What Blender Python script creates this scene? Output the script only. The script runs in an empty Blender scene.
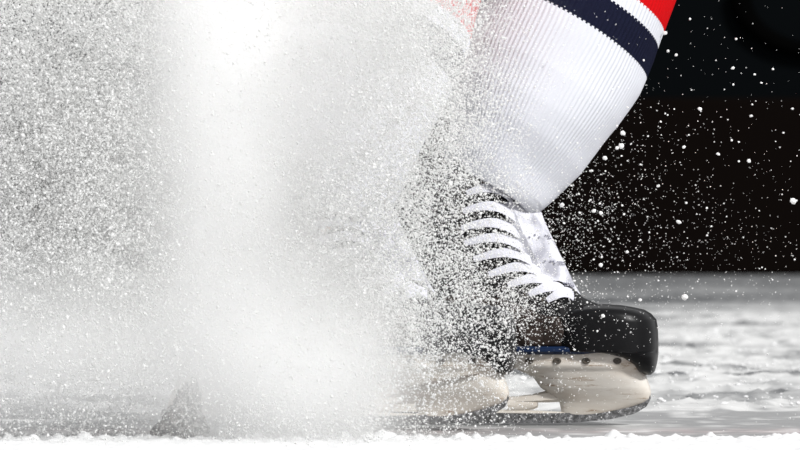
import bpy, bmesh, math, random
import numpy as np
from mathutils import Vector, Matrix

rng = np.random.default_rng(7)
random.seed(7)
sc = bpy.context.scene
col = sc.collection

# ------------------------------------------------------------------ camera, light, exposure
F = 6600.0          # focal length in pixels of the 800 px frame
CAM_H = 0.191       # metres above the ice
HOR = 214.6         # picture row of the horizon
cam_d = bpy.data.cameras.new('camera')
cam = bpy.data.objects.new('camera', cam_d); col.objects.link(cam)
cam_d.sensor_width = 36.0
cam_d.lens = 36.0 * F / 800.0
cam_d.clip_end = 200
cam.location = (0, -6, CAM_H)
cam.rotation_euler = (math.radians(90) - math.atan((225 - HOR) / F), 0, 0)
cam_d.dof.use_dof = True
cam_d.dof.focus_distance = 5.88
cam_d.dof.aperture_fstop = 28
sc.camera = cam

w = bpy.data.worlds.new('arena_light'); sc.world = w; w.use_nodes = True
w.node_tree.nodes['Background'].inputs[0].default_value = (0.98, 0.985, 1.0, 1)
w.node_tree.nodes['Background'].inputs[1].default_value = 0.75
sd = bpy.data.lights.new('sun', 'SUN'); sd.energy = 3.3; sd.angle = math.radians(6); sd.color = (1, 0.995, 0.98)
so = bpy.data.objects.new('sun', sd); col.objects.link(so)
so.rotation_euler = Vector((-0.50, 0.66, -0.56)).to_track_quat('-Z', 'Y').to_euler()
sc.view_settings.view_transform = 'Standard'
sc.view_settings.look = 'None'
sc.view_settings.gamma = 1
sc.view_settings.use_curve_mapping = False
sc.view_settings.exposure = 0.40
sc.cycles.max_bounces = 16
sc.cycles.volume_bounces = 14
sc.cycles.diffuse_bounces = 8
sc.cycles.transmission_bounces = 10

# ------------------------------------------------------------------ helpers
def P(px, py, y=0.0):
    d = 6 + y
    return Vector(((px - 400) * d / F, y, CAM_H - (py - HOR) * d / F))

def mat(name, color, rough=0.6, spec=0.5, trans=None, build=None, coat=0.0):
    m = bpy.data.materials.new(name); m.use_nodes = True
    nt = m.node_tree; b = nt.nodes['Principled BSDF']
    b.inputs['Base Color'].default_value = (*color, 1)
    b.inputs['Roughness'].default_value = rough
    b.inputs['Specular IOR Level'].default_value = spec
    b.inputs['Coat Weight'].default_value = coat
    b.inputs['Coat Roughness'].default_value = 0.15
    if trans:
        out = nt.nodes['Material Output']
        t = nt.nodes.new('ShaderNodeBsdfTranslucent'); t.inputs[0].default_value = (*color, 1)
        mx = nt.nodes.new('ShaderNodeMixShader'); mx.inputs[0].default_value = trans
        nt.links.new(b.outputs[0], mx.inputs[1]); nt.links.new(t.outputs[0], mx.inputs[2])
        nt.links.new(mx.outputs[0], out.inputs[0])
    if build: build(nt, b)
    return m

def noise(nt, scale, detail=3, rough=0.5, vec_scale=None, coord='Object'):
    tc = nt.nodes.new('ShaderNodeTexCoord'); src = tc.outputs[coord]
    if vec_scale:
        mp = nt.nodes.new('ShaderNodeMapping'); mp.inputs['Scale'].default_value = vec_scale
        nt.links.new(src, mp.inputs[0]); src = mp.outputs[0]
    n = nt.nodes.new('ShaderNodeTexNoise'); n.inputs['Scale'].default_value = scale
    n.inputs['Detail'].default_value = detail; n.inputs['Roughness'].default_value = rough
    nt.links.new(src, n.inputs[0])
    return n.outputs[0]

def ramp(nt, fac, stops):
    r = nt.nodes.new('ShaderNodeValToRGB'); e = r.color_ramp.elements
    while len(e) < len(stops): e.new(0.5)
    for k, (p, c) in enumerate(stops):
        e[k].position = p; e[k].color = (*c, 1) if len(c) == 3 else c
    nt.links.new(fac, r.inputs[0]); return r.outputs[0]

def mixc(nt, fac, a, b):
    m = nt.nodes.new('ShaderNodeMix'); m.data_type = 'RGBA'
    for s, v in ((0, fac), (6, a), (7, b)):
        if isinstance(v, (int, float)): m.inputs[s].default_value = v
        elif isinstance(v, tuple): m.inputs[s].default_value = (*v, 1)
        else: nt.links.new(v, m.inputs[s])
    return m.outputs[2]

def bump(nt, b, h, strength=0.3, dist=0.001):
    bp = nt.nodes.new('ShaderNodeBump'); bp.inputs['Strength'].default_value = strength
    bp.inputs['Distance'].default_value = dist
    nt.links.new(h, bp.inputs['Height']); nt.links.new(bp.outputs[0], b.inputs['Normal'])

def obj(name, verts, faces, mats, parent=None, smooth=True, fmat=None):
    me = bpy.data.meshes.new(name); me.from_pydata([tuple(v) for v in verts], [], faces); me.update()
    for m in (mats if isinstance(mats, (list, tuple)) else [mats]): me.materials.append(m)
    if smooth: me.polygons.foreach_set('use_smooth', [True] * len(me.polygons))
    if fmat is not None: me.polygons.foreach_set('material_index', fmat)
    o = bpy.data.objects.new(name, me); col.objects.link(o)
    if parent: o.parent = parent
    return o

def rings_mesh(rings, closed_ring=True, cap0=True, cap1=True):
    n = len(rings[0]); V = [v for r in rings for v in r]; Fc = []
    for i in range(len(rings) - 1):
        for j in range(n if closed_ring else n - 1):
            k = (j + 1) % n
            Fc.append((i * n + j, i * n + k, (i + 1) * n + k, (i + 1) * n + j))
    if cap0: Fc.append(tuple(reversed(range(n))))
    if cap1: Fc.append(tuple((len(rings) - 1) * n + j for j in range(n)))
    return V, Fc

def fix(o, bevel=0, sub=0, angle=40):
    bm = bmesh.new(); bm.from_mesh(o.data)
    bmesh.ops.recalc_face_normals(bm, faces=bm.faces); bm.to_mesh(o.data); bm.free()
    if bevel:
        m = o.modifiers.new('bevel', 'BEVEL'); m.width = bevel; m.segments = 2; m.limit_method = 'ANGLE'
    if sub:
        m = o.modifiers.new('sub', 'SUBSURF'); m.levels = sub; m.render_levels = sub
    try: o.data.set_sharp_from_angle(angle=math.radians(angle))
    except Exception: pass
    return o

def interp(tab, t):
    xs = [a for a, _ in tab]; ys = [b for _, b in tab]
    if xs[0] > xs[-1]: xs = xs[::-1]; ys = ys[::-1]
    return float(np.interp(t, xs, ys))

def root(name, loc, rot, label, cat, group=None):
    o = bpy.data.objects.new(name, None); col.objects.link(o)
    o.location = loc; o.rotation_euler = rot; o['label'] = label; o['category'] = cat
    if group: o['group'] = group
    o.empty_display_size = 0.05
    return o

def tag(o, label=None, cat=None, group=None, kind=None):
    if label: o['label'] = label
    if cat: o['category'] = cat
    if group: o['group'] = group
    if kind: o['kind'] = kind
    return o

# tileless value noise in numpy
def vnoise(x, y, seed=0):
    r = np.random.default_rng(seed).random((257, 257))
    xi = np.floor(x).astype(int); yi = np.floor(y).astype(int)
    fx = x - xi; fy = y - yi; fx = fx * fx * (3 - 2 * fx); fy = fy * fy * (3 - 2 * fy)
    xi %= 256; yi %= 256
    a = r[xi, yi]; b = r[xi + 1, yi]; c = r[xi, yi + 1]; d = r[xi + 1, yi + 1]
    return (a * (1 - fx) + b * fx) * (1 - fy) + (c * (1 - fx) + d * fx) * fy
def fbm(x, y, seed=0, octs=4):
    s = 0; a = 0.5
    for k in range(octs):
        s = s + a * vnoise(x * 2 ** k + 13.1 * k, y * 2 ** k + 7.7 * k, seed + k); a *= 0.5
    return s / (1 - 0.5 ** octs)

# ------------------------------------------------------------------ materials
def b_snow(nt, b): bump(nt, b, noise(nt, 900, 4), 0.35, 0.0008)
M_snow = mat('snow', (0.60, 0.602, 0.605), 0.8, 0.2, build=b_snow)
M_flake = mat('ice_chips', (0.91, 0.91, 0.905), 0.6, 0.15, trans=0.45)

def b_ice(nt, b):
    at = nt.nodes.new('ShaderNodeAttribute'); at.attribute_name = 'snow_cover'
    line = nt.nodes.new('ShaderNodeAttribute'); line.attribute_name = 'line_paint'
    fine = noise(nt, 260, 4, 0.7)
    c = mixc(nt, ramp(nt, noise(nt, 30, 5, 0.7, (0.35, 1, 1)), [(0.35, (0, 0, 0)), (0.7, (1, 1, 1))]),
             (0.060, 0.063, 0.066), (0.12, 0.123, 0.128))
    c = mixc(nt, line.outputs['Fac'], c, (0.22, 0.15, 0.155))
    c = mixc(nt, at.outputs['Fac'], c, (0.545, 0.545, 0.54))
    nt.links.new(c, b.inputs['Base Color'])
    rr = nt.nodes.new('ShaderNodeMapRange'); rr.inputs[3].default_value = 0.4; rr.inputs[4].default_value = 0.85
    nt.links.new(at.outputs['Fac'], rr.inputs[0]); nt.links.new(rr.outputs[0], b.inputs['Roughness'])
    bump(nt, b, fine, 0.25, 0.001)
M_ice = mat('rink_ice', (0.5, 0.5, 0.5), 0.3, 0.25, build=b_ice)

def b_sock(c0, c1):
    def f(nt, b):
        tc = nt.nodes.new('ShaderNodeTexCoord')
        wv = nt.nodes.new('ShaderNodeTexWave'); wv.bands_direction = 'Y'; wv.inputs['Scale'].default_value = 1.0
        wv.inputs['Distortion'].default_value = 0.6; wv.inputs['Detail'].default_value = 1
        mp = nt.nodes.new('ShaderNodeMapping'); mp.inputs['Scale'].default_value = (110, 55, 1)
        nt.links.new(tc.outputs['UV'], mp.inputs[0]); nt.links.new(mp.outputs[0], wv.inputs[0])
        n = noise(nt, 1500, 2)
        c = mixc(nt, wv.outputs['Fac'], c0, c1)
        nt.links.new(c, b.inputs['Base Color'])
        bump(nt, b, wv.outputs['Fac'], 0.35, 0.0006)
        b.inputs['Sheen Weight'].default_value = 0.0
    return f
M_sw = mat('white_knit', (0.8, 0.8, 0.85), 0.9, 0.15, build=b_sock((0.50, 0.51, 0.56), (0.63, 0.635, 0.67)))
M_sn = mat('navy_knit', (0.01, 0.012, 0.03), 0.9, 0.05, build=b_sock((0.003, 0.0035, 0.010), (0.012, 0.014, 0.034)))
M_sr = mat('red_knit', (0.7, 0.01, 0.01), 0.85, 0.05, build=b_sock((0.40, 0.002, 0.004), (0.52, 0.005, 0.007)))

def b_leather(nt, b):
    n = noise(nt, 40, 4, 0.6)
    c = mixc(nt, ramp(nt, n, [(0.45, (0, 0, 0)), (0.7, (1, 1, 1))]), (0.004, 0.004, 0.0045), (0.014, 0.011, 0.011))
    nt.links.new(c, b.inputs['Base Color']); bump(nt, b, noise(nt, 700, 3), 0.25, 0.0006)
M_boot = mat('black_boot', (0.012, 0.012, 0.013), 0.55, 0.12, build=b_leather)
def b_cap(nt, b):
    bump(nt, b, noise(nt, 500, 2), 0.06, 0.0005)
M_cap = mat('black_rubber_cap', (0.003, 0.003, 0.0035), 0.36, 0.13, build=b_cap)
def b_brown(nt, b):
    n = noise(nt, 60, 5, 0.7)
    c = mixc(nt, ramp(nt, n, [(0.4, (0, 0, 0)), (0.65, (1, 1, 1))]), (0.008, 0.005, 0.004), (0.035, 0.024, 0.020))
    nt.links.new(c, b.inputs['Base Color'])
M_side = mat('worn_brown_panel', (0.05, 0.035, 0.03), 0.6, 0.15, build=b_brown)
M_blue = mat('blue_sole_edge', (0.004, 0.014, 0.045), 0.5, 0.2)
M_stitch = mat('grey_stitching', (0.10, 0.10, 0.10), 0.7)

def b_holder(nt, b):
    n = noise(nt, 22, 5, 0.65, (0.6, 1, 1.6))
    base = mixc(nt, ramp(nt, n, [(0.40, (0, 0, 0)), (0.72, (1, 1, 1))]), (0.56, 0.53, 0.485), (0.44, 0.38, 0.315))
    s = noise(nt, 70, 6, 0.75, (0.28, 1, 2.2))
    mk = ramp(nt, s, [(0.555, (0, 0, 0)), (0.64, (1, 1, 1))])
    c = mixc(nt, mk, base, (0.30, 0.23, 0.17))
    nt.links.new(c, b.inputs['Base Color']); bump(nt, b, s, 0.25, 0.0008)
M_hold = mat('scuffed_white_plastic', (0.7, 0.68, 0.64), 0.42, 0.45, build=b_holder)
def b_steel(nt, b):
    n = noise(nt, 300, 4, 0.7)
    c = ramp(nt, n, [(0.40, (0.05, 0.05, 0.05)), (0.58, (0.16, 0.16, 0.165)), (0.70, (0.6, 0.6, 0.6))])
    nt.links.new(c, b.inputs['Base Color'])
M_steel = mat('frosted_steel', (0.3, 0.3, 0.3), 0.35, 0.5, build=b_steel)
M_steel.node_tree.nodes['Principled BSDF'].inputs['Metallic'].default_value = 0.35
M_hole = mat('dark_rivet', (0.05, 0.04, 0.03), 0.45)
M_groove = mat('grey_brown_groove', (0.16, 0.14, 0.12), 0.7)
M_lace = mat('white_lace', (0.53, 0.53, 0.585), 0.8, 0.2, build=lambda nt, b: bump(nt, b, noise(nt, 1200, 2), 0.4, 0.0006))
def b_tongue(nt, b):
    n = noise(nt, 55, 3, 0.5)
    c = mixc(nt, ramp(nt, n, [(0.42, (0, 0, 0)), (0.62, (1, 1, 1))]), (0.56, 0.56, 0.61), (0.28, 0.28, 0.32))
    nt.links.new(c, b.inputs['Base Color'])
M_tong = mat('pale_tongue', (0.8, 0.8, 0.85), 0.75, 0.2, build=b_tongue)
M_print = mat('grey_print', (0.10, 0.10, 0.14), 0.7)
M_skin = mat('skin', (0.6, 0.42, 0.34), 0.6)
M_pants = mat('navy_pants', (0.012, 0.014, 0.035), 0.8)
M_bd_lo = mat('board_brown_black', (0.0022, 0.0013, 0.0010), 0.8, 0.02)
M_bd_up = mat('board_blue_black', (0.0010, 0.0015, 0.0019), 0.8, 0.02)
M_bd_dk = mat('board_black', (0.0008, 0.0008, 0.0008), 0.8, 0.0)

# ------------------------------------------------------------------ ice
def build_ice():
    xs = np.concatenate([np.linspace(-9, -1.6, 12)[:-1], np.arange(-1.6, 1.6, 0.009), np.linspace(1.6, 9, 12)])
    ys = np.concatenate([np.linspace(-8, -0.9, 10)[:-1], np.arange(-0.9, 1.0, 0.008), np.arange(1.0, 4.2, 0.014),
                         np.arange(4.2, 8.0, 0.04), np.linspace(8.0, 15.2, 40)])
    X, Y = np.meshgrid(xs, ys, indexing='ij')
    g = np.clip((Y - 0.28) / 0.10, 0, 1)                  # snowy stretch starts behind the skates
    far = np.clip((Y - 6.2) / 2.2, 0, 1)
    n1 = fbm(X * 3.0 + 40, Y * 2.2 + 40, 3, 4)
    n2 = fbm(X * 14 + 20, Y * 5 + 20, 11, 4)
    n3 = fbm(X * 1.1 + 60, Y * 0.9 + 60, 21, 3)
    cover = g * (0.90 - 0.9 * np.clip((0.44 - n1) * 4, 0, 1) * np.clip(n2 * 1.6, 0, 1))
    cover = cover * (1 - far) + far * np.clip((n3 - 0.50) * 1.6, 0, 0.2) + far * 0.25 * np.clip((vnoise(X * 2.5 + 9, Y * 2 + 9, 33) - 0.5) * 2, 0, 1)
    m1 = fbm(X * 34 + 8, Y * 7 + 8, 91, 4); m2 = fbm(X * 5 + 3, Y * 6 + 3, 95, 4)
    cover = cover - g * (1 - far) * (np.clip(0.52 - m1, 0, 1) * 1.5 + np.clip(0.46 - m2, 0, 1) * 0.7)
    cover = cover + g * 0.55 * (fbm(X * 90, Y * 36, 97, 3) - 0.5)
    st = np.exp(-((Y - 9.6 - 0.5 * vnoise(X * .8 + 9, Y * 0 + 3, 5)) / 0.5) ** 2)
    cover = np.clip(cover + 0.30 * st * n3 * 1.6, 0, 1)
    # scratched dark strip at 1.6 - 2.3 m
    for k in range(46):
        y0 = rng.normal(1.95, 0.22); x0 = rng.uniform(-1.2, 1.3); L = rng.uniform(0.08, 0.45); sl = rng.normal(0, 1.3)
        dd = np.abs((Y - y0) - sl * (X - x0)); m = (np.abs(X - x0) < L / 2)
        cover -= m * np.exp(-(dd / 0.035) ** 2) * 0.7
    grey = (Y < 0.36)
    spk = fbm(X * 60 + 5, Y * 26 + 5, 31, 3)
    cover = np.where(grey, np.clip((spk - 0.55) * 1.8, 0, 0.5) + np.clip(n2 - .5, 0, .3) + 0.34, cover)
    cover = np.clip(cover, 0, 1)
    line = np.clip(1 - np.abs(Y + 0.14 - 0.04 * (n2 - .5)) / 0.12, 0, 1) * (0.3 + 0.7 * (spk > 0.5))
    h = 0.006 * np.clip(n1 - 0.35, 0, 1) * g * (1 - far) + 0.008 * np.clip(n2 - 0.45, 0, 1) * g * (1 - far * .7)
    rough = fbm(X * 45, Y * 30, 41, 3)
    h += 0.020 * np.clip(rough - 0.55, 0, 1) * g * (1 - far)
    h -= 0.0012 * (1 - g)
    nx, ny = X.shape
    V = np.stack([X, Y, h], -1).reshape(-1, 3)
    I = np.arange(nx * ny).reshape(nx, ny)
    Q = np.stack([I[:-1, :-1], I[1:, :-1], I[1:, 1:], I[:-1, 1:]], -1).reshape(-1, 4)
    me = fast_mesh('floor', V, Q)
    for nm, a in (('snow_cover', cover), ('line_paint', line)):
        at = me.attributes.new(nm, 'FLOAT', 'POINT'); at.data.foreach_set('value', a.reshape(-1).astype(np.float32))
    me.materials.append(M_ice)
    o = bpy.data.objects.new('floor', me); col.objects.link(o); o['kind'] = 'structure'
    return o

def fast_mesh(name, V, Q, smooth=True):
    me = bpy.data.meshes.new(name); V = np.asarray(V, np.float32); Q = np.asarray(Q, np.int32)
    k = Q.shape[1]
    me.vertices.add(len(V)); me.vertices.foreach_set('co', V.reshape(-1))
    me.loops.add(Q.size); me.loops.foreach_set('vertex_index', Q.reshape(-1))
    me.polygons.add(len(Q)); me.polygons.foreach_set('loop_start', np.arange(len(Q), dtype=np.int32) * k)
    me.polygons.foreach_set('loop_total', np.full(len(Q), k, np.int32))
    me.update(calc_edges=True); me.validate()
    if smooth: me.polygons.foreach_set('use_smooth', np.ones(len(Q), bool))
    return me
build_ice()

# ------------------------------------------------------------------ boards behind the ice
def box(x0, x1, y0, y1, z0, z1):
    V = [(x, y, z) for x in (x0, x1) for y in (y0, y1) for z in (z0, z1)]
    return V, [(0, 1, 3, 2), (4, 6, 7, 5), (0, 4, 5, 1), (2, 3, 7, 6), (0, 2, 6, 4), (1, 5, 7, 3)]
V, Fc = box(-9, 9, 15.0, 15.12, 0.0, 1.15)
wb = obj('wall_back', V, Fc, M_bd_up, smooth=False); wb['kind'] = 'structure'; fix(wb, bevel=0.01)
V, Fc = box(-9, 9, 14.965, 15.01, 0.0, 0.562)
tb = obj('trim_1', V, Fc, M_bd_lo, smooth=False); tb['kind'] = 'structure'; fix(tb, bevel=0.008)
V, Fc = box(-9, 9, 14.93, 15.16, 1.15, 1.19)
tb = obj('trim_2', V, Fc, M_bd_dk, smooth=False); tb['kind'] = 'structure'; fix(tb, bevel=0.01)
V, Fc = box(-9, 9, 18.0, 18.15, 0.0, 7)
ws = obj('wall_far', V, Fc, M_bd_dk, smooth=False); ws['kind'] = 'structure'
# dark rounded pad bulging from the boards at the upper right
rg = []
for a in np.linspace(0, math.pi, 25):
    ring = []
    for b in np.linspace(0, 2 * math.pi, 12, endpoint=False):
        R = 0.25 + 0.035 * math.cos(b)
        ring.append((1.33 + R * math.cos(a + math.pi), 14.98 + 0.035 * math.sin(b), 0.89 + R * 0.72 * math.sin(a + math.pi)))
    rg.append(ring)
V, Fc = rings_mesh(rg)
hp = fix(obj('hanging_hose', V, Fc, M_bd_dk)); tag(hp, 'black hose hanging in a loop against the dark boards at the top right', 'hose')

# ------------------------------------------------------------------ foreground snow ridge
def build_bank():
    xs = np.arange(-0.85, 0.85, 0.0022); ys = np.concatenate([np.arange(-1.9, -0.75, 0.03), np.arange(-0.75, -0.33, 0.003)])
    X, Y = np.meshgrid(xs, ys, indexing='ij')
    n = fbm(X * 12 + 30, Y * 12 + 30, 51, 5); n2 = fbm(X * 60 + 30, Y * 60 + 30, 61, 3)
    n3 = fbm(X * 150 + 3, Y * 150 + 3, 65, 2)
    edge = -0.43 + 0.06 * (fbm(X * 9 + 5, Y * 0 + 2, 71, 3) - 0.5)
    up = np.clip((edge - Y) / 0.03, 0, 1); up = up * up * (3 - 2 * up)
    top = -0.004 + 0.006 * n + 0.012 * np.clip(n2 - 0.45, 0, 1) + 0.006 * n3
    # single lumps along the crest
    for k in range(260):
        cx = rng.uniform(-0.5, 0.5); cy = rng.normal(-0.48, 0.03); r = rng.uniform(0.0018, 0.0055)
        top += r * 0.8 * np.exp(-(((X - cx) ** 2 + (Y - cy) ** 2) / r ** 2) ** 1.5)
    front = np.clip((Y + 0.56) / 0.05, 0, 1)
    top = top * (0.35 + 0.65 * front) + 0.0035 * (1 - front)
    h = up * top - 0.004 * (1 - up)
    V = np.stack([X, Y, h], -1).reshape(-1, 3); nx, ny = X.shape
    I = np.arange(nx * ny).reshape(nx, ny)
    Q = np.stack([I[:-1, :-1], I[1:, :-1], I[1:, 1:], I[:-1, 1:]], -1).reshape(-1, 4)
    me = fast_mesh('snow_ridge', V, Q); me.materials.append(M_snow)
    o = bpy.data.objects.new('snow_ridge', me); col.objects.link(o)
    tag(o, 'loose white ridge of scraped snow along the bottom in front of the skates', 'snow', kind='stuff')
build_bank()

def build_crumbs():
    bm = bmesh.new(); bmesh.ops.create_icosphere(bm, subdivisions=1, radius=1)
    bv = np.array([v.co[:] for v in bm.verts]); bf = np.array([[v.index for v in f.verts] for f in bm.faces]); bm.free()
    n = 9000
    y = 0.40 + 4.6 * rng.random(n) ** 0.9; x = rng.uniform(-1, 1, n) * (0.40 + 0.075 * y)
    cl = fbm(x * 9 + 30, y * 3 + 30, 131, 3); k = rng.random(n) < np.clip((cl - 0.35) * 3, 0.05, 1)
    x, y = x[k], y[k]; n = len(x)
    r = np.clip(rng.lognormal(math.log(0.0009), 0.5, n), 0.0005, 0.0045)
    V = bv[None] * (1 + 0.35 * rng.uniform(-1, 1, (n, len(bv), 1))) * r[:, None, None] * np.array([1.5, 1.5, 0.8])
    V = V + np.stack([x, y, 0.003 + r * 0.3], -1)[:, None, :]
    Q = (bf[None] + (np.arange(n) * len(bv))[:, None, None]).reshape(-1, 3)
    me = fast_mesh('snow_crumbs', V.reshape(-1, 3), Q); me.materials.append(M_snow)
    o = bpy.data.objects.new('snow_crumbs', me); col.objects.link(o)
    tag(o, 'scattered crumbs of snow lying on the pale ice behind the skates', 'snow', kind='stuff')
build_crumbs()

def build_lump():  # speckled lump standing in for an unclear dark shape near the left heel
    bm = bmesh.new(); bmesh.ops.create_icosphere(bm, subdivisions=5, radius=1)
    for v in bm.verts:
        c = v.co; up = (c.z + 1) / 2
        f = 1 + 0.75 * (float(fbm(np.array([c.x * 2.6 + c.z * 2 + 9]), np.array([c.y * 2.2 + c.z * 2.6 + 9]), 141, 4)[0]) - 0.5) * 2
        w_ = 1.08 - 0.80 * up ** 0.9
        v.co = Vector((c.x * 0.021 * w_ * f + 0.006 * up, c.y * 0.018 * w_ * f, (c.z * f + 0.8) * 0.0215))
    me = bpy.data.meshes.new('dark_lump'); bm.to_mesh(me); bm.free()
    def bl(nt, b):
        n = noise(nt, 260, 5, 0.75)
        c = ramp(nt, n, [(0.42, (0.03, 0.03, 0.03)), (0.52, (0.20, 0.185, 0.18)), (0.62, (0.65, 0.64, 0.63))])
        nt.links.new(c, b.inputs['Base Color']); bump(nt, b, n, 0.8, 0.003)
    me.materials.append(mat('dark_speckle', (0.2, 0.2, 0.2), 0.8, 0.2, build=bl))
    o = bpy.data.objects.new('dark_lump', me); col.objects.link(o); o.location = P(178, 424, -0.46); o.location.z = -0.004; o.scale = (1.25, 1.0, 1.35)
    tag(o, 'dark grey speckled lump at the left foot of the snow plume', 'slush')
build_lump()

# ------------------------------------------------------------------ skate
S = 1 / 1100.0
def L(px, py): return ((px - 500) * S, (424 - py) * S)
def sup(x0, x1, hw, z, n=40, e=2.6, ysh=0.0, toe=1.0):
    """closed superellipse in the horizontal plane between x0 (heel side) and x1"""
    cx = (x0 + x1) / 2; a = (x1 - x0) / 2; out = []
    for k in range(n):
        t = 2 * math.pi * k / n; c, s = math.cos(t), math.sin(t)
        x = cx + a * math.copysign(abs(c) ** (2 / e), c); y = hw * math.copysign(abs(s) ** (2 / e), s)
        out.append((x, y + ysh, z))
    return out

def loft_table(tab, n=44, e=2.8):
    """tab rows: py, px_back, px_front, half width in m, y shift"""
    rings = []
    for r in tab:
        py, xb, xf, hw = r[:4]; ys = r[4] if len(r) > 4 else 0
        rings.append(sup((xb - 500) * S, (xf - 500) * S, hw, (424 - py) * S, n, e, ys))
    return rings_mesh(rings)

def dense(tab, step):
    """linear densify on the first column"""
    out = []
    for a, b in zip(tab[:-1], tab[1:]):
        m = max(1, int(abs(b[0] - a[0]) / step))
        for k in range(m): out.append(tuple(a[i] + (b[i] - a[i]) * k / m for i in range(len(a))))
    out.append(tab[-1]); return out

def ribbon(pts, widths, thick, nrm):
    """flat band through points; width direction = nrm x tangent"""
    rings = []
    for i, p in enumerate(pts):
        t = (pts[min(i + 1, len(pts) - 1)] - pts[max(i - 1, 0)]).normalized()
        n_ = nrm[i] if isinstance(nrm, list) else nrm
        sdir = n_.cross(t).normalized(); u = t.cross(sdir).normalized()
        wd = widths[i] / 2; ring = []
        for a in range(8):
            an = 2 * math.pi * (a + .5) / 8
            ring.append(p + sdir * wd * math.cos(an) * 1.05 + u * thick / 2 * math.sin(an))
        rings.append(ring)
    return rings_mesh(rings)

# near-side half width of the boot as a function of the picture row (upper) and x
BT = [  # py, back, front, half width, y shift
    (352, 350, 628, 0.036, 0), (347, 340, 640, 0.041, 0), (338, 336, 645, 0.044, 0), (326, 336, 645, 0.045, 0),
    (316, 340, 638, 0.045, 0), (309, 343, 618, 0.0445, 0), (304, 345, 598, 0.044, 0), (298, 348, 584, 0.043, 0),
    (285, 352, 573, 0.041, 0), (270, 358, 562, 0.040, 0), (250, 365, 553, 0.039, -0.002), (232, 371, 544, 0.039, -0.004),
    (215, 378, 536, 0.040, -0.007), (198, 386, 528, 0.041, -0.010), (182, 395, 515, 0.041, -0.014), (168, 408, 500, 0.039, -0.018), (162, 416, 490, 0.034, -0.020)]

def boot_side(px, py, extra=0.0):
    """point on the near (-y) surface of the boot"""
    xb = interp([(r[0], r[1]) for r in BT], py); xf = interp([(r[0], r[2]) for r in BT], py)
    hw = interp([(r[0], r[3]) for r in BT], py); ys = interp([(r[0], r[4]) for r in BT], py)
    c = ((px - (xb + xf) / 2) / ((xf - xb) / 2)); c = max(-1, min(1, c))
    e = 2.5
    y = hw * (1 - abs(c) ** e) ** (1 / e)
    return Vector(((px - 500) * S, -(y + extra) + ys, (424 - py) * S))

EYES = [(471, 193), (467, 211), (465, 228), (468, 243), (477, 259), (492, 274), (511, 285), (532, 294), (550, 300)]
TONG = [(522, 208), (526, 226), (530, 242), (535, 256), (543, 268), (552, 279), (561, 288), (570, 295), (577, 300)]

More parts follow.
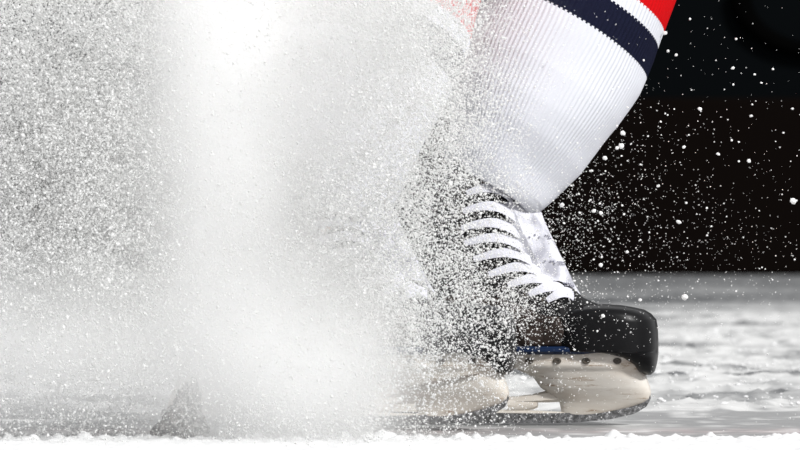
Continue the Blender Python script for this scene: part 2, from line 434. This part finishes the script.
def make_skate(loc, rot, label):
    r = root('hockey_skate', loc, rot, label, 'ice skate', 'hockey skates')
    V, Fc = loft_table(dense(BT, 3), 56, 2.5)
    boot = fix(obj('boot', V, Fc, M_boot, r))
    # toe cap
    CT = [(375, 646, 652, 0.010), (371.5, 640, 655.5, 0.027), (364, 634, 657.5, 0.036), (357, 622, 658.5, 0.042), (352.5, 600, 659, 0.045), (351, 552, 659, 0.0462), (340, 545, 659, 0.0468), (328, 545, 658.5, 0.0468),
          (320, 548, 657, 0.0465), (314, 552, 652, 0.0455), (310, 562, 645, 0.043), (307.5, 576, 634, 0.038), (305.5, 583, 622, 0.030), (304.5, 588, 608, 0.016)]
    V, Fc = loft_table(dense(CT, 2), 60, 3.0)
    cap = fix(obj('toe_cap', V, Fc, M_cap, r)); tag(cap, 'smooth glossy black toe cap')
    # worn brown lower quarter panel, lying on the near and far side of the boot
    for sgn in (1, -1):
        pv = []; nx, ny = 26, 14
        for i in range(nx + 1):
            for j in range(ny + 1):
                u = i / nx; v = j / ny
                px = 400 + u * (578 - 400 - 14 * v); py = 346 - v * (30 + 22 * math.sin(math.pi * min(1, u * 1.1)))
                p = boot_side(px, py, 0.0016); pv.append((p.x, p.y * sgn, p.z))
        pf = [(i * (ny + 1) + j, (i + 1) * (ny + 1) + j, (i + 1) * (ny + 1) + j + 1, i * (ny + 1) + j + 1) for i in range(nx) for j in range(ny)]
        o = obj('side_panel', pv, pf, M_side, r); tag(o, 'scuffed brown lower side panel')
        md = o.modifiers.new('s', 'SOLIDIFY'); md.thickness = 0.0012
    # outsole: blue edged layer
    V, Fc = loft_table([(354, 346, 634, 0.041), (351, 340, 646, 0.0452), (347.5, 338, 648, 0.0458), (346, 342, 644, 0.044)], 60, 2.8)
    o = fix(obj('outsole', V, Fc, M_blue, r)); tag(o, 'dark blue sole edge')
    # seams
    for pts in ([(583, 302), (588, 315), (596, 330), (604, 345)], [(560, 303), (566, 318), (572, 333), (575, 345)]):
        pp = []
        for a, b in zip(pts[:-1], pts[1:]):
            for k in range(5): pp.append(boot_side(a[0] + (b[0] - a[0]) * k / 5, a[1] + (b[1] - a[1]) * k / 5, 0.0034))
        pp.append(boot_side(*pts[-1], 0.0034))
        V, Fc = ribbon(pp, [0.0022] * len(pp), 0.0012, Vector((0, -1, 0)))
        fix(obj('seam', V, Fc, M_boot, boot))
    # tongue: slab on the front of the boot
    rings = []
    for k in range(25):
        t = k / 24
        px = np.interp(t, [0, .2, .5, .8, 1], [536, 545, 560, 574, 585]); py = np.interp(t, [0, .2, .5, .8, 1], [197, 222, 254, 284, 303])
        ysh = np.interp(t, [0, 1], [-0.010, 0]); hw = np.interp(t, [0, .4, 1], [0.034, 0.031, 0.022])
        ring = []
        for j in range(21):
            a = -1 + 2 * j / 20
            ring.append((((px - 500 + 1.0) - 22 * abs(a) ** 2.0) * S, a * hw + ysh, (424 - py - 5 * abs(a) ** 2) * S))
        for j in range(20, -1, -1):
            a = -1 + 2 * j / 20
            ring.append((((px - 500 - 7) - 26 * abs(a) ** 2.0) * S, a * hw * 0.96 + ysh, (424 - py - 5 * abs(a) ** 2) * S))
        rings.append(ring)
    V, Fc = rings_mesh(rings)
    tongue = fix(obj('tongue', V, Fc, M_tong, r)); tag(tongue, 'pale padded tongue with rows of small grey print')
    def tong_pt(t, a, ex=0.0012):
        px = np.interp(t, [0, .2, .5, .8, 1], [536, 545, 560, 574, 585]); py = np.interp(t, [0, .2, .5, .8, 1], [197, 222, 254, 284, 303])
        ysh = np.interp(t, [0, 1], [-0.010, 0]); hw = np.interp(t, [0, .4, 1], [0.034, 0.031, 0.022])
        return Vector((((px - 500 + 1.0) - 22 * abs(a) ** 2) * S + ex, a * hw + ysh - ex * 0.8, (424 - py - 5 * abs(a) ** 2) * S))
    pv = []; pf = []
    for (t0, n) in ((0.27, 9), (0.52, 10), (0.74, 9)):
        for q in range(n):
            a0 = -0.97 + 0.075 * q
            if random.random() < 0.12: continue
            for dt in (0, 0.022):
                if random.random() < 0.25: continue
                i0 = len(pv)
                tt = t0 + dt + 0.006 * q
                pv += [tong_pt(tt, a0), tong_pt(tt, a0 + 0.045), tong_pt(tt + 0.014, a0 + 0.045), tong_pt(tt + 0.014, a0)]
                pf.append((i0, i0 + 1, i0 + 2, i0 + 3))
    o = obj('print', pv, pf, M_print, tongue, smooth=False)
    md = o.modifiers.new('s', 'SOLIDIFY'); md.thickness = 0.0003
    # laces: each one loop from an eyelet over to the tongue
    for k, (e, t_) in enumerate(zip(EYES, TONG)):
        for sgn in (1, -1):
            a = boot_side(e[0], e[1], 0.0022); ysh = interp([(q[0], q[4]) for q in BT], e[1])
            b = Vector(((t_[0] - 499) * S, ysh - 0.004, (424 - t_[1]) * S))
            pts = []; wid = []
            m = 14
            for i in range(m + 1):
                u = i / m
                x = a.x + (b.x - a.x) * (u ** 0.9); z = a.z + (b.z - a.z) * u ** 1.5
                z += math.sin(math.pi * min(1, u * 1.02)) * (0.0085 if k < 6 else 0.0075)
                yy = a.y + (b.y - a.y) * u ** 2.0
                hwn = boot_side(500 + x / S, 424 - z / S, 0.0026).y
                yy = min(yy, hwn) if u < 0.8 else yy
                pts.append(Vector((x + 0.0026 * math.sin(u * math.pi), yy - 0.002 * math.sin(u * math.pi), z)))
                wid.append(0.0035 + 0.0068 * math.sin(math.pi * min(1, 0.08 + u * 0.62)))
            if sgn < 0: pts = [Vector((p.x, 2 * ysh - p.y, p.z)) for p in pts]
            nr = []
            for i in range(m + 1):
                u = i / m; nr.append(Vector((0.25 + 0.9 * u, -sgn * (1 - 0.75 * u), 0.25)).normalized())
            V, Fc = ribbon(pts, wid, 0.0016, nr)
            fix(obj('lace', V, Fc, M_lace, boot))
            if sgn > 0:
                p = boot_side(e[0] - 2, e[1], 0.0008)
                V, Fc = tube_ring(p, Vector((0, -1, 0)), 0.0026, 0.0009)
                fix(obj('eyelet', V, Fc, M_hole, boot))
    # holder: front and rear pedestals, flanges, bridge as one moulding
    hv = []; hf = []
    def add(V, Fc):
        o_ = len(hv); hv.extend(V); hf.extend([tuple(i + o_ for i in f) for f in Fc])
    add(*loft_table(dense([(417, 564, 588, 0.005), (413, 562, 612, 0.0065), (408, 561, 632, 0.0085), (403, 560, 646, 0.011), (399, 556, 651, 0.0135), (393, 548, 652, 0.0175), (388, 541, 651, 0.021), (378, 534, 647.5, 0.0265),
                     (371, 520, 645, 0.0300), (367.5, 511, 646, 0.0335), (365, 505, 648.5, 0.0350), (356, 502, 648, 0.0365), (352.5, 504, 644, 0.036), (351, 508, 638, 0.033)], 1.2), 72, 3.2))
    add(*loft_table(dense([(418, 318, 430, 0.0052), (408, 314, 426, 0.0062), (396, 316, 418, 0.008), (384, 322, 412, 0.012), (374, 326, 414, 0.019),
                     (367, 326, 422, 0.027), (363, 326, 428, 0.031), (354, 328, 430, 0.0325), (351, 332, 426, 0.030)], 1.5), 60, 3.2))
    br = [(312, 413, 9, .0055), (340, 413, 9, .0055), (430, 414, 9, .0055), (480, 414, 8, .0055), (530, 415, 8, .0055), (575, 416, 6, .0055)]
    def bar(tab):
        rings = []
        for i in range(len(tab) - 1):
            for q in range(6):
                u = q / 6; a, b = tab[i], tab[i + 1]; rr = [a[s] + (b[s] - a[s]) * u for s in range(4)]
                rings.append(rr)
        rings.append(tab[-1]); R = []
        for x, y, h, hw in rings:
            R.append([((x - 500) * S, hw * cy, (424 - y) * S + h / 2 * S * cz) for cy, cz in ((1, .6), (.6, 1), (-.6, 1), (-1, .6), (-1, -.6), (-.6, -1), (.6, -1), (1, -.6))])
        return rings_mesh(R)
    add(*bar(br))
    add(*bar([(424, 400, 8, .006), (440, 403, 6, .0058), (490, 401, 6, .0058), (515, 400.5, 7, .006), (532, 399, 8, .007), (548, 397, 12, .008), (566, 395, 14, .0085)]))
    add(*bar([(508, 405, 14, .006), (520, 405, 14, .006), (534, 404, 12, .006), (538, 404, 8, .006)]))
    hold = fix(obj('blade_holder', hv, hf, M_hold, r), angle=50)
    # groove marks moulded on the pedestal
    def hold_y(px, py):
        t = [(418, .0052), (408, .0085), (398, .014), (388, .021), (378, .0265), (371, .030), (368, .0335), (356, .0365)]
        return interp(t, py)
    if 'left' in label:
        pts = [Vector(((a - 500) * S, -0.0012 - hold_y(a, b), (424 - b) * S)) for a, b in [(548 + 80 * q / 10, 388 - 15 * q / 10) for q in range(11)]]
        V, Fc = ribbon(pts, [0.0010 + 0.0022 * math.sin(math.pi * q / 10) for q in range(11)], 0.001, Vector((0, -1, 0)))
        fix(obj('scratch', V, Fc, M_groove, hold))
    # rivets along the flange
    for px in (532, 560, 589, 620, 342, 370, 396, 420):
        hwf = 0.0355 if px > 450 else 0.0318
        xb, xf = (502, 648.5) if px > 450 else (327, 429)
        c = abs((px - (xb + xf) / 2) / ((xf - xb) / 2)); y = hwf * (1 - c ** 3.2) ** (1 / 3.2)
        for sg in (-1, 1):
            p = Vector(((px - 500) * S, sg * (y + 0.0006), (424 - 360.5) * S))
            rings = []
            for rr, dd in ((0.0034, -0.001), (0.0034, 0.0006), (0.0028, 0.0012), (0.0016, 0.0012), (0.0012, 0.0002)):
                rings.append([p + Vector((rr * 1.15 * math.cos(a), sg * dd, rr * 0.85 * math.sin(a))) for a in np.linspace(0, 2 * math.pi, 16, endpoint=False)])
            V, Fc = rings_mesh(rings); fix(obj('rivet', V, Fc, M_hole, hold))
    # steel runner
    top = [(311, 404), (316, 408), (340, 412), (430, 413), (540, 414), (590, 413), (625, 405), (645, 397), (651, 394)]
    bot = [(308, 411), (314, 418), (330, 422.5), (400, 424), (500, 424), (570, 423.5), (610, 420), (636, 414), (648, 406.5), (651.5, 399)]
    n = 80; R = []
    for k in range(n + 1):
        u = k / n
        def at(tb, u):
            xs_ = [q[0] for q in tb]; x = xs_[0] + (xs_[-1] - xs_[0]) * u
            return x, float(np.interp(x, xs_, [q[1] for q in tb]))
        tx, ty = at(top, u); bx_, by_ = at(bot, u)
        hw = 0.0016
        R.append([((tx - 500) * S, hw, (424 - ty) * S), ((tx - 500) * S, -hw, (424 - ty) * S), ((bx_ - 500) * S, -hw, (424 - by_) * S), ((bx_ - 500) * S, hw, (424 - by_) * S)])
    V, Fc = rings_mesh(R)
    st = fix(obj('steel_blade', V, Fc, M_steel, r), angle=30)
    # widen the steel so it shows as the dark edge under the holder
    for v in st.data.vertices: v.co.y *= 3.6
    return r

def tube_ring(c, nrm, R, r):
    rings = []
    for k in range(17):
        a = 2 * math.pi * k / 16
        d = Vector((math.cos(a), 0, math.sin(a)))
        rings.append([c + d * (R + r * math.cos(b)) + nrm * (r * math.sin(b)) for b in np.linspace(0, 2 * math.pi, 6, endpoint=False)])
    return rings_mesh(rings, cap0=False, cap1=False)

def gpt(px, y): return Vector(((px - 400) * (6 + y) / F, y, 0))
YR, YL = 0.03, -0.12
make_skate(gpt(500, YR) + Vector((0, 0, 0.0005)), (0, 0, math.radians(-5)),
           'black hockey skate on the right with bright laces and shiny black toe cap')
make_skate(gpt(355, YL) + Vector((0, 0, 0.0025)), (0, math.radians(-0.8), math.radians(-6)),
           'black hockey skate on the left, half lost in the white snow spray')

# ------------------------------------------------------------------ player: legs and knitted socks
pers = root('person', (0.0, 0.05, 0), (0, 0, 0), 'hockey player braking on the ice in white knit socks with navy and red bands', 'person')
pers.location = (0, 0, 0)
def leg_axis(px0, py0, y0, ux, uy, TILT):
    o = P(px0, py0, y0); l = math.hypot(ux, uy)
    d = Vector((ux / l * math.cos(TILT), math.sin(TILT), uy / l * math.cos(TILT)))
    return o, d
def sock(px0, py0, y0, ux, uy, rad, bands, name_label, bend, TILT):
    """rad: list (s px along the seen axis, radius px); bands: (s0,s1,s2) navy from s0 to s1, red above s2"""
    o, d = leg_axis(px0, py0, y0, ux, uy, TILT); sc_ = (6 + y0) / F
    ex = Vector((d.z, 0, -d.x)).normalized(); ey = d.cross(ex).normalized()
    if ey.y > 0: ey = -ey
    smax = 430; step = 1.6; nr = 112; seg = nr * 4
    ss = np.arange(-2, smax, step); rings = []; 
    for i, s in enumerate(ss):
        r0 = float(np.interp(s, [a for a, _ in rad], [b for _, b in rad])) * sc_
        cpos = o + d * (s * sc_ / math.cos(TILT)) + ex * (bend(s) * sc_)
        ring = []
        amp = 0.0012 * (1 if s > 8 else 0.4)
        for j in range(seg):
            a = 2 * math.pi * j / seg; rb = 0.5 + 0.5 * math.cos(2 * math.pi * j / 4.0 + 0.4)
            wr = 0.0012 * math.sin(3 * a + s * 0.05) + 0.0006 * math.sin(s * 0.11 + 1.3 * math.sin(a * 2)) * math.exp(-((s - 30) / 40) ** 2)
            r1 = r0 + amp * (rb ** 0.7) + wr
            ring.append(cpos + ex * (r1 * math.cos(a)) + ey * (r1 * 0.98 * math.sin(a)))
        rings.append(ring)
    # turned-in lower hem
    r_in = []
    for k, (ds, q) in enumerate(((3, .86), (-1, .90), (-3.2, .94), (-3.6, .975))):
        c = o + d * (ds * sc_); base = rings[0]; c0 = o + d * (-2 * sc_) + ex * (bend(-2) * sc_)
        r_in.append([c0 + (p - c0) * q + d * ((ds + 2) * sc_) for p in base])
    rings = r_in + rings
    V, Fc = rings_mesh(rings, cap0=False, cap1=False)
    fm = []; n0 = len(r_in)
    for i in range(len(rings) - 1):
        s = ss[max(0, i - n0)]
        for j in range(seg):
            jag = 1.6 * ((j // 2) % 2)
            q = s + jag
            fm.append(1 if bands[0] <= q < bands[1] else (2 if q >= bands[2] else 0))
    ob = obj('sock', V, Fc, [M_sw, M_sn, M_sr], pers, fmat=fm)
    uv = ob.data.uv_layers.new(name='uv')
    U = np.zeros((len(ob.data.loops), 2), np.float32)
    li = np.zeros(len(ob.data.loops), np.int32); ob.data.loops.foreach_get('vertex_index', li)
    U[:, 0] = (li % seg) / seg; U[:, 1] = (li // seg) / 10.0
    uv.data.foreach_set('uv', U.reshape(-1))
    ob['label'] = name_label
    return o, d, ex

def tabf(t): return lambda s_: float(np.interp(s_, [a for a, _ in t], [b for _, b in t]))
oR, dR, _ = sock(488, 190, YR - 0.018, 0.50, 0.866,
     [(-2, 49), (4, 53), (30, 62), (60, 74), (87, 82), (120, 88), (159, 91), (229, 94), (330, 96), (430, 96)],
     (175, 207, 223), 'bright white sock with a dark navy band under red',
     tabf([(0, 0), (40, -1), (87, -6), (120, -8), (159, -9), (195, -13), (229, -20), (300, -37), (430, -70)]), math.radians(11))
oL, dL, _ = sock(332, 221, YL - 0.018, 0.32, 0.947,
     [(-2, 43), (4, 47), (30, 55), (60, 65), (96, 74), (130, 81), (162, 86), (206, 93), (257, 96), (330, 98), (430, 98)],
     (163, 195, 213), 'white sock veiled by the spray',
     tabf([(0, 0), (50, -7), (96, -13), (160, -17), (206, -18), (257, -27), (430, -62)]), math.radians(19))

def build_body():
    kR = oR + dR * 0.36; kL = oL + dL * 0.36
    hip = (kR + kL) / 2 + Vector((-0.34, 0.02, 0.22)); hip.z = 0.80
    hR = hip + Vector((0.02, 0.11, -0.04)); hL = hip + Vector((-0.02, -0.11, -0.04))
    waist = hip + Vector((0.04, 0, 0.16))
    pts = [hip, waist, hR, (hR + kR) / 2, kR, oR + dR * 0.16, oR + dR * 0.0, P(445, 250, YR), P(430, 325, YR), P(590, 333, YR - .01),
           hL, (hL + kL) / 2, kL, oL + dL * 0.16, oL + dL * 0.0, P(297, 255, YL), P(282, 328, YL), P(443, 336, YL - .01)]
    ed = [(0, 1), (0, 2), (2, 3), (3, 4), (4, 5), (5, 6), (6, 7), (7, 8), (8, 9), (0, 10), (10, 11), (11, 12), (12, 13), (13, 14), (14, 15), (15, 16), (16, 17)]
    rd = [.13, .13, .09, .08, .058, .046, .034, .028, .024, .018, .09, .08, .058, .046, .034, .028, .024, .018]
    me = bpy.data.meshes.new('body'); me.from_pydata([tuple(p) for p in pts], ed, []); me.materials.append(M_skin)
    o = bpy.data.objects.new('body', me); col.objects.link(o); o.parent = pers
    sk = o.modifiers.new('skin', 'SKIN'); sv = me.skin_vertices[0].data
    for i, r_ in enumerate(rd): sv[i].radius = (r_, r_); sv[i].use_root = (i == 0)
    o.modifiers.new('sub', 'SUBSURF').render_levels = 2
    # padded shorts
    me2 = bpy.data.meshes.new('shorts'); p2 = [hip, waist, hR, (hR * .35 + kR * .65), hL, (hL * .35 + kL * .65)]
    me2.from_pydata([tuple(p) for p in p2], [(0, 1), (0, 2), (2, 3), (0, 4), (4, 5)], []); me2.materials.append(M_pants)
    o2 = bpy.data.objects.new('shorts', me2); col.objects.link(o2); o2.parent = pers
    o2.modifiers.new('skin', 'SKIN'); sv = me2.skin_vertices[0].data
    for i, r_ in enumerate([.18, .17, .14, .135, .14, .135]): sv[i].radius = (r_, r_); sv[i].use_root = (i == 0)
    o2.modifiers.new('sub', 'SUBSURF').render_levels = 2
build_body()

# ------------------------------------------------------------------ snow spray
GX = np.arange(0, 801, 50)
TAU = np.array([
 # 0    50   100  150  200  250  300  350  400  450  500  550  600  650  700  750  800
 [1.3, 1.5, 1.6, 1.3, 0.8, 0.9, 1.2, 1.5, 1.9, 1.0, .20, .02, .004,.003,.002,.002,.002],
 [1.4, 1.6, 1.8, 1.3, 0.7, 0.8, 1.1, 1.4, 1.7, 1.1, .16, .02, .01, .006,.003,.003,.003],
 [1.6, 1.8, 2.0, 1.3, 0.7, 0.8, 0.9, 0.9, 1.0, 1.1, .20, .03, .02, .015,.006,.004,.004],
 [1.7, 1.8, 2.1, 1.3, 0.7, 0.9, 1.1, 1.0, 1.2, 1.1, .25, .05, .04, .02, .012,.008,.006],
 [1.6, 1.7, 2.0, 1.3, 0.7, 1.1, 1.8, 1.6, 1.4, .80, .28, .16, .08, .035, .02, .012,.008],
 [1.5, 1.6, 1.9, 1.3, 0.7, 1.2, 1.9, 1.8, 1.5, .75, .30, .14, .08, .04, .03, .02, .01],
 [1.1, 1.2, 1.4, 1.2, 0.8, 1.2, 1.8, 1.8, 1.4, .80, .60, .25, .05, .04, .03, .02, .01],
 [0.5, 0.6, 0.8, 0.9, 0.8, 1.0, 1.3, 1.1, .60, .50, .30, .06, .03, .02, .01, .01, .01],
 [0.3, 0.3, 0.35, 0.25, 0.3, 1.0, 1.2, 1.0, .35, .18, .12, .04, .02, .01, .01, .01, .01],
 [0.3, 0.3, 0.3, 0.2, 0.3, 1.1, 1.1, .8, .35, .15, .08, .02, .01, .01, .01, .01, .01]])

def tau_at(px, py):
    gx = np.clip(px / 50, 0, 15.999); gy = np.clip(py / 50, 0, 8.999)
    i = gx.astype(int); j = gy.astype(int); fx = gx - i; fy = gy - j
    fx = fx * fx * (3 - 2 * fx); fy = fy * fy * (3 - 2 * fy)
    return (TAU[j, i] * (1 - fx) + TAU[j, i + 1] * fx) * (1 - fy) + (TAU[j + 1, i] * (1 - fx) + TAU[j + 1, i + 1] * fx) * fy

TET = np.array([(1, 1, 1), (1, -1, -1), (-1, 1, -1), (-1, -1, 1)], float) / math.sqrt(3)
def quat_rot(n):
    q = rng.normal(size=(n, 4)); q /= np.linalg.norm(q, axis=1)[:, None]; a, b, c, d = q.T
    return np.stack([1 - 2 * (c * c + d * d), 2 * (b * c - a * d), 2 * (b * d + a * c), 2 * (b * c + a * d), 1 - 2 * (b * b + d * d), 2 * (c * d - a * b),
                     2 * (b * d - a * c), 2 * (c * d + a * b), 1 - 2 * (b * b + c * c)], -1).reshape(n, 3, 3)

def build_spray():
    area_px = 0.78
    ntry = 1400000
    X0, X1, Y0, Y1 = -40, 840, -40, 455
    px = rng.uniform(X0, X1, ntry); py = rng.uniform(Y0, Y1, ntry)
    t = tau_at(px, py)
    cl = fbm(px / 26 + 50, py / 26 + 50, 81, 4)
    t *= np.clip(0.35 + 1.3 * cl, 0.3, 1.7)
    keep_p = t * ((X1 - X0) * (Y1 - Y0) / ntry) / area_px
    k = rng.random(ntry) < keep_p
    px, py, t = px[k], py[k], t[k]; n = len(px)
    # the sheet of spray stands between the lens and the near leg, thinning backwards on the open right
    y = -0.47 + 0.09 * rng.normal(size=n)
    right = rng.random(n) < np.clip((px - 530) / 120, 0, 1)
    y = np.where(right, rng.uniform(-0.55, 0.5, n), y)
    y = np.clip(y, -0.75, 0.8)
    d = 6.0 - 0.2
    C = np.stack([(px - 400) * d / F, y, CAM_H - (py - HOR) * d / F], -1)
    C[:, 0] *= (6 + y) / d
    C[:, 2] = CAM_H + (C[:, 2] - CAM_H) * (6 + y) / d
    C = C[C[:, 2] > 0.001]; n = len(C)
    r = np.clip(rng.lognormal(math.log(0.00056), 0.42, n), 0.0003, 0.0020)
    sz = np.interp(C[:, 0] / (6 + C[:, 1]) * F + 400, [0, 120, 160, 320, 380, 500, 560, 800], [1.05, 1, .8, .8, 1, .9, .62, .6]); r *= sz
    R = quat_rot(n); el = 1 + 0.5 * rng.random((n, 1, 3)) * 1.0
    V = np.einsum('nij,nkj->nki', R, TET[None] * el) * r[:, None, None] + C[:, None, :]
    V = V.reshape(-1, 3)
    b = (np.arange(n) * 4)[:, None, None]
    Q = (b + np.array([(0, 1, 2), (0, 3, 1), (0, 2, 3), (1, 3, 2)])[None]).reshape(-1, 3)
    me = fast_mesh('snow_spray', V, Q, smooth=False); me.materials.append(M_flake)
    o = bpy.data.objects.new('snow_spray', me); col.objects.link(o)
    tag(o, 'dense white cloud of snow spray thrown up around the left leg', 'snow spray', kind='stuff')
    print('spray', n)
build_spray()

# fine snow mist that fills the plume: one box of air whose density is three soft blobs
def build_mist():
    m = bpy.data.materials.new('snow_mist'); m.use_nodes = True; nt = m.node_tree
    for n_ in list(nt.nodes):
        if n_.type == 'BSDF_PRINCIPLED': nt.nodes.remove(n_)
    out = nt.nodes['Material Output']
    tc = nt.nodes.new('ShaderNodeTexCoord')
    def math_(op, a, b=None):
        q = nt.nodes.new('ShaderNodeMath'); q.operation = op
        for k, v in enumerate((a, b)):
            if v is None: continue
            if isinstance(v, (int, float)): q.inputs[k].default_value = v
            else: nt.links.new(v, q.inputs[k])
        return q.outputs[0]
    tot = None
    for (c, sg, amp) in MIST:
        sub = nt.nodes.new('ShaderNodeVectorMath'); sub.operation = 'SUBTRACT'; sub.inputs[1].default_value = c
        nt.links.new(tc.outputs['Object'], sub.inputs[0])
        dv = nt.nodes.new('ShaderNodeVectorMath'); dv.operation = 'DIVIDE'; dv.inputs[1].default_value = sg
        nt.links.new(sub.outputs[0], dv.inputs[0])
        dt = nt.nodes.new('ShaderNodeVectorMath'); dt.operation = 'DOT_PRODUCT'
        nt.links.new(dv.outputs[0], dt.inputs[0]); nt.links.new(dv.outputs[0], dt.inputs[1])
        g = math_('MULTIPLY', math_('EXPONENT', math_('MULTIPLY', dt.outputs['Value'], -0.5)), amp)
        tot = g if tot is None else math_('ADD', tot, g)
    n = nt.nodes.new('ShaderNodeTexNoise'); n.inputs['Scale'].default_value = 16; n.inputs['Detail'].default_value = 4
    nt.links.new(tc.outputs['Object'], n.inputs[0])
    mod = math_('MAXIMUM', math_('ADD', math_('MULTIPLY', n.outputs[0], 1.2), 0.35), 0.0)
    tot = math_('MULTIPLY', tot, mod)
    vs = nt.nodes.new('ShaderNodeVolumeScatter'); vs.inputs['Color'].default_value = (0.982, 0.982, 0.979, 1); vs.inputs['Anisotropy'].default_value = -0.12
    nt.links.new(tot, vs.inputs['Density']); nt.links.new(vs.outputs[0], out.inputs['Volume'])
    V, Fc = box(-0.62, 0.16, -0.72, -0.17, 0.002, 0.75)
    o = fix(obj('snow_mist', V, Fc, m, smooth=False))
    tag(o, 'soft white mist of powdered snow inside the spray plume', 'snow mist', kind='stuff')
MIST = [((-0.148, -0.45, 0.275), (0.038, 0.055, 0.145), 36),
        ((-0.090, -0.45, 0.070), (0.044, 0.055, 0.048), 52),
        ((-0.070, -0.45, 0.25), (0.046, 0.055, 0.040), 5),
        ((-0.035, -0.45, 0.34), (0.050, 0.055, 0.050), 14),
        ((-0.290, -0.45, 0.090), (0.080, 0.055, 0.033), 26),
        ((-0.290, -0.45, 0.240), (0.090, 0.055, 0.110), 3.0)]
build_mist()

# countable ice chips seen against the dark boards and the skate
def build_chips():
    meshes = []
    for k in range(8):
        bm = bmesh.new(); bmesh.ops.create_icosphere(bm, subdivisions=2, radius=1)
        for v in bm.verts: v.co *= 1 + 0.25 * math.sin(5 * v.co.x + k) * math.cos(4 * v.co.y + 2 * k) + random.uniform(-.08, .08)
        me = bpy.data.meshes.new('ice_chip'); bm.to_mesh(me); bm.free(); me.materials.append(M_flake)
        me.polygons.foreach_set('use_smooth', [True] * len(me.polygons)); meshes.append(me)
    big = [(623, 133, 3.0), (621, 146, 3.2), (605, 158, 2.4), (617, 148, 2), (749, 161, 2.2), (793, 201, 3.6), (679, 222, 2.6), (594, 211, 2.4), (601, 213, 2),
           (658, 186, 1.8), (684, 147, 1.8), (718, 154, 1.8), (665, 33, 2.2), (649, 43, 2.6), (733, 68, 1.8), (690, 19, 1.4), (700, 109, 2), (676, 55, 1.6),
           (668, 51, 1.8), (736, 39, 1.4), (773, 69, 1.5), (751, 116, 1.6), (685, 297, 4), (640, 300, 2), (601, 265, 2.2), (627, 252, 2), (562, 205, 2.4), (430, 395, 3.2), (387, 411, 3.4), (603, 316, 2)]
    n = 290
    BIG = ['bright ice chip right of the right sock, topmost of a close cluster', 'largest ice chip in the cluster right of the right sock',
           'ice chip nearest the edge of the right sock at mid shin height', 'small ice chip tucked left of the largest one in the cluster beside the right sock',
           'lone oval ice chip over the dark boards far right at shin height', 'biggest oval ice chip against the dark boards at the right picture edge',
           'round ice chip over the dark boards right of the tongue, level with the sock hem', 'left one of two ice chips just right of the sock hem',
           'right one of two ice chips just right of the sock hem', 'ice chip over the boards a little above the level of the sock hem',
           'ice chip over the boards right of the cluster beside the sock', 'ice chip right of the cluster, lower of a spaced pair near the boards middle',
           'bright ice chip touching the red top of the right sock', 'bright ice chip lying across the navy sock band',
           'ice chip in the blue-black upper boards, centre right', 'tiny ice chip high up beside the red sock top',
           'ice chip just above the brown lower boards at the right', 'ice chip just right of the right end of the navy sock band',
           'ice chip beside the navy sock band, left one of two', 'faint ice chip high on the upper boards left of the hanging hose',
           'faint ice chip on the upper boards below the hanging hose', 'ice chip on the brown boards below the dark seam, far right',
           'large soft ice chip above the far ice right of the toe cap', 'ice chip just above the top of the glossy toe cap',
           'ice chip over the boards straight above the glossy toe cap', 'ice chip over the boards above and right of the toe cap',
           'ice chip just right of where the tongue meets the sock hem', 'large ice chip in front of the left white blade holder',
           'large ice chip low on the left blade holder near the ice', 'ice chip in front of the top of the toe cap']
    for i in range(n):
        if i < len(big): px, py, r = big[i]; yy = random.uniform(-0.25, 0.05)
        else:
            if i % 3 == 0: px = random.gauss(600, 40); py = random.gauss(215, 45)
            elif i % 3 == 1: px = random.uniform(560, 800); py = random.uniform(60, 300)
            else: px = random.gauss(545, 60); py = random.gauss(285, 40)
            r = random.choice((0.5, 0.6, 0.7, 0.8, 1.0, 1.2)); yy = random.uniform(-0.45, 0.15)
        px = min(px, 798); p = P(px, py, yy)
        o = bpy.data.objects.new('ice_chip', meshes[i % 8]); col.objects.link(o)
        rr = r * 0.00078
        o.scale = (rr * random.uniform(.9, 1.35), rr, rr * random.uniform(.75, 1.1)); o.location = p
        o.rotation_euler = [random.uniform(-.6, .6) for _ in range(3)]
        if i < len(big):
            tag(o, BIG[i], 'ice chip', 'large ice chips flying around the right skate and leg'); continue
        if py > 285 and px < 640: lab = 'small white ice chip flying in front of the black skate toe'
        elif py < 98: lab = 'tiny white ice chip in front of the upper blue-black boards'
        elif py > 262: lab = 'tiny white ice chip low down, over the grey far ice'
        elif px > 680: lab = 'tiny white ice chip in front of the brown-black boards far right'
        elif px < 600: lab = 'tiny white ice chip in the swarm close beside the right sock hem and tongue'
        else: lab = 'tiny white ice chip over the brown-black boards midway between sock and right edge'
        tag(o, lab, 'ice chip', lab.replace('chip', 'chips'))
build_chips()
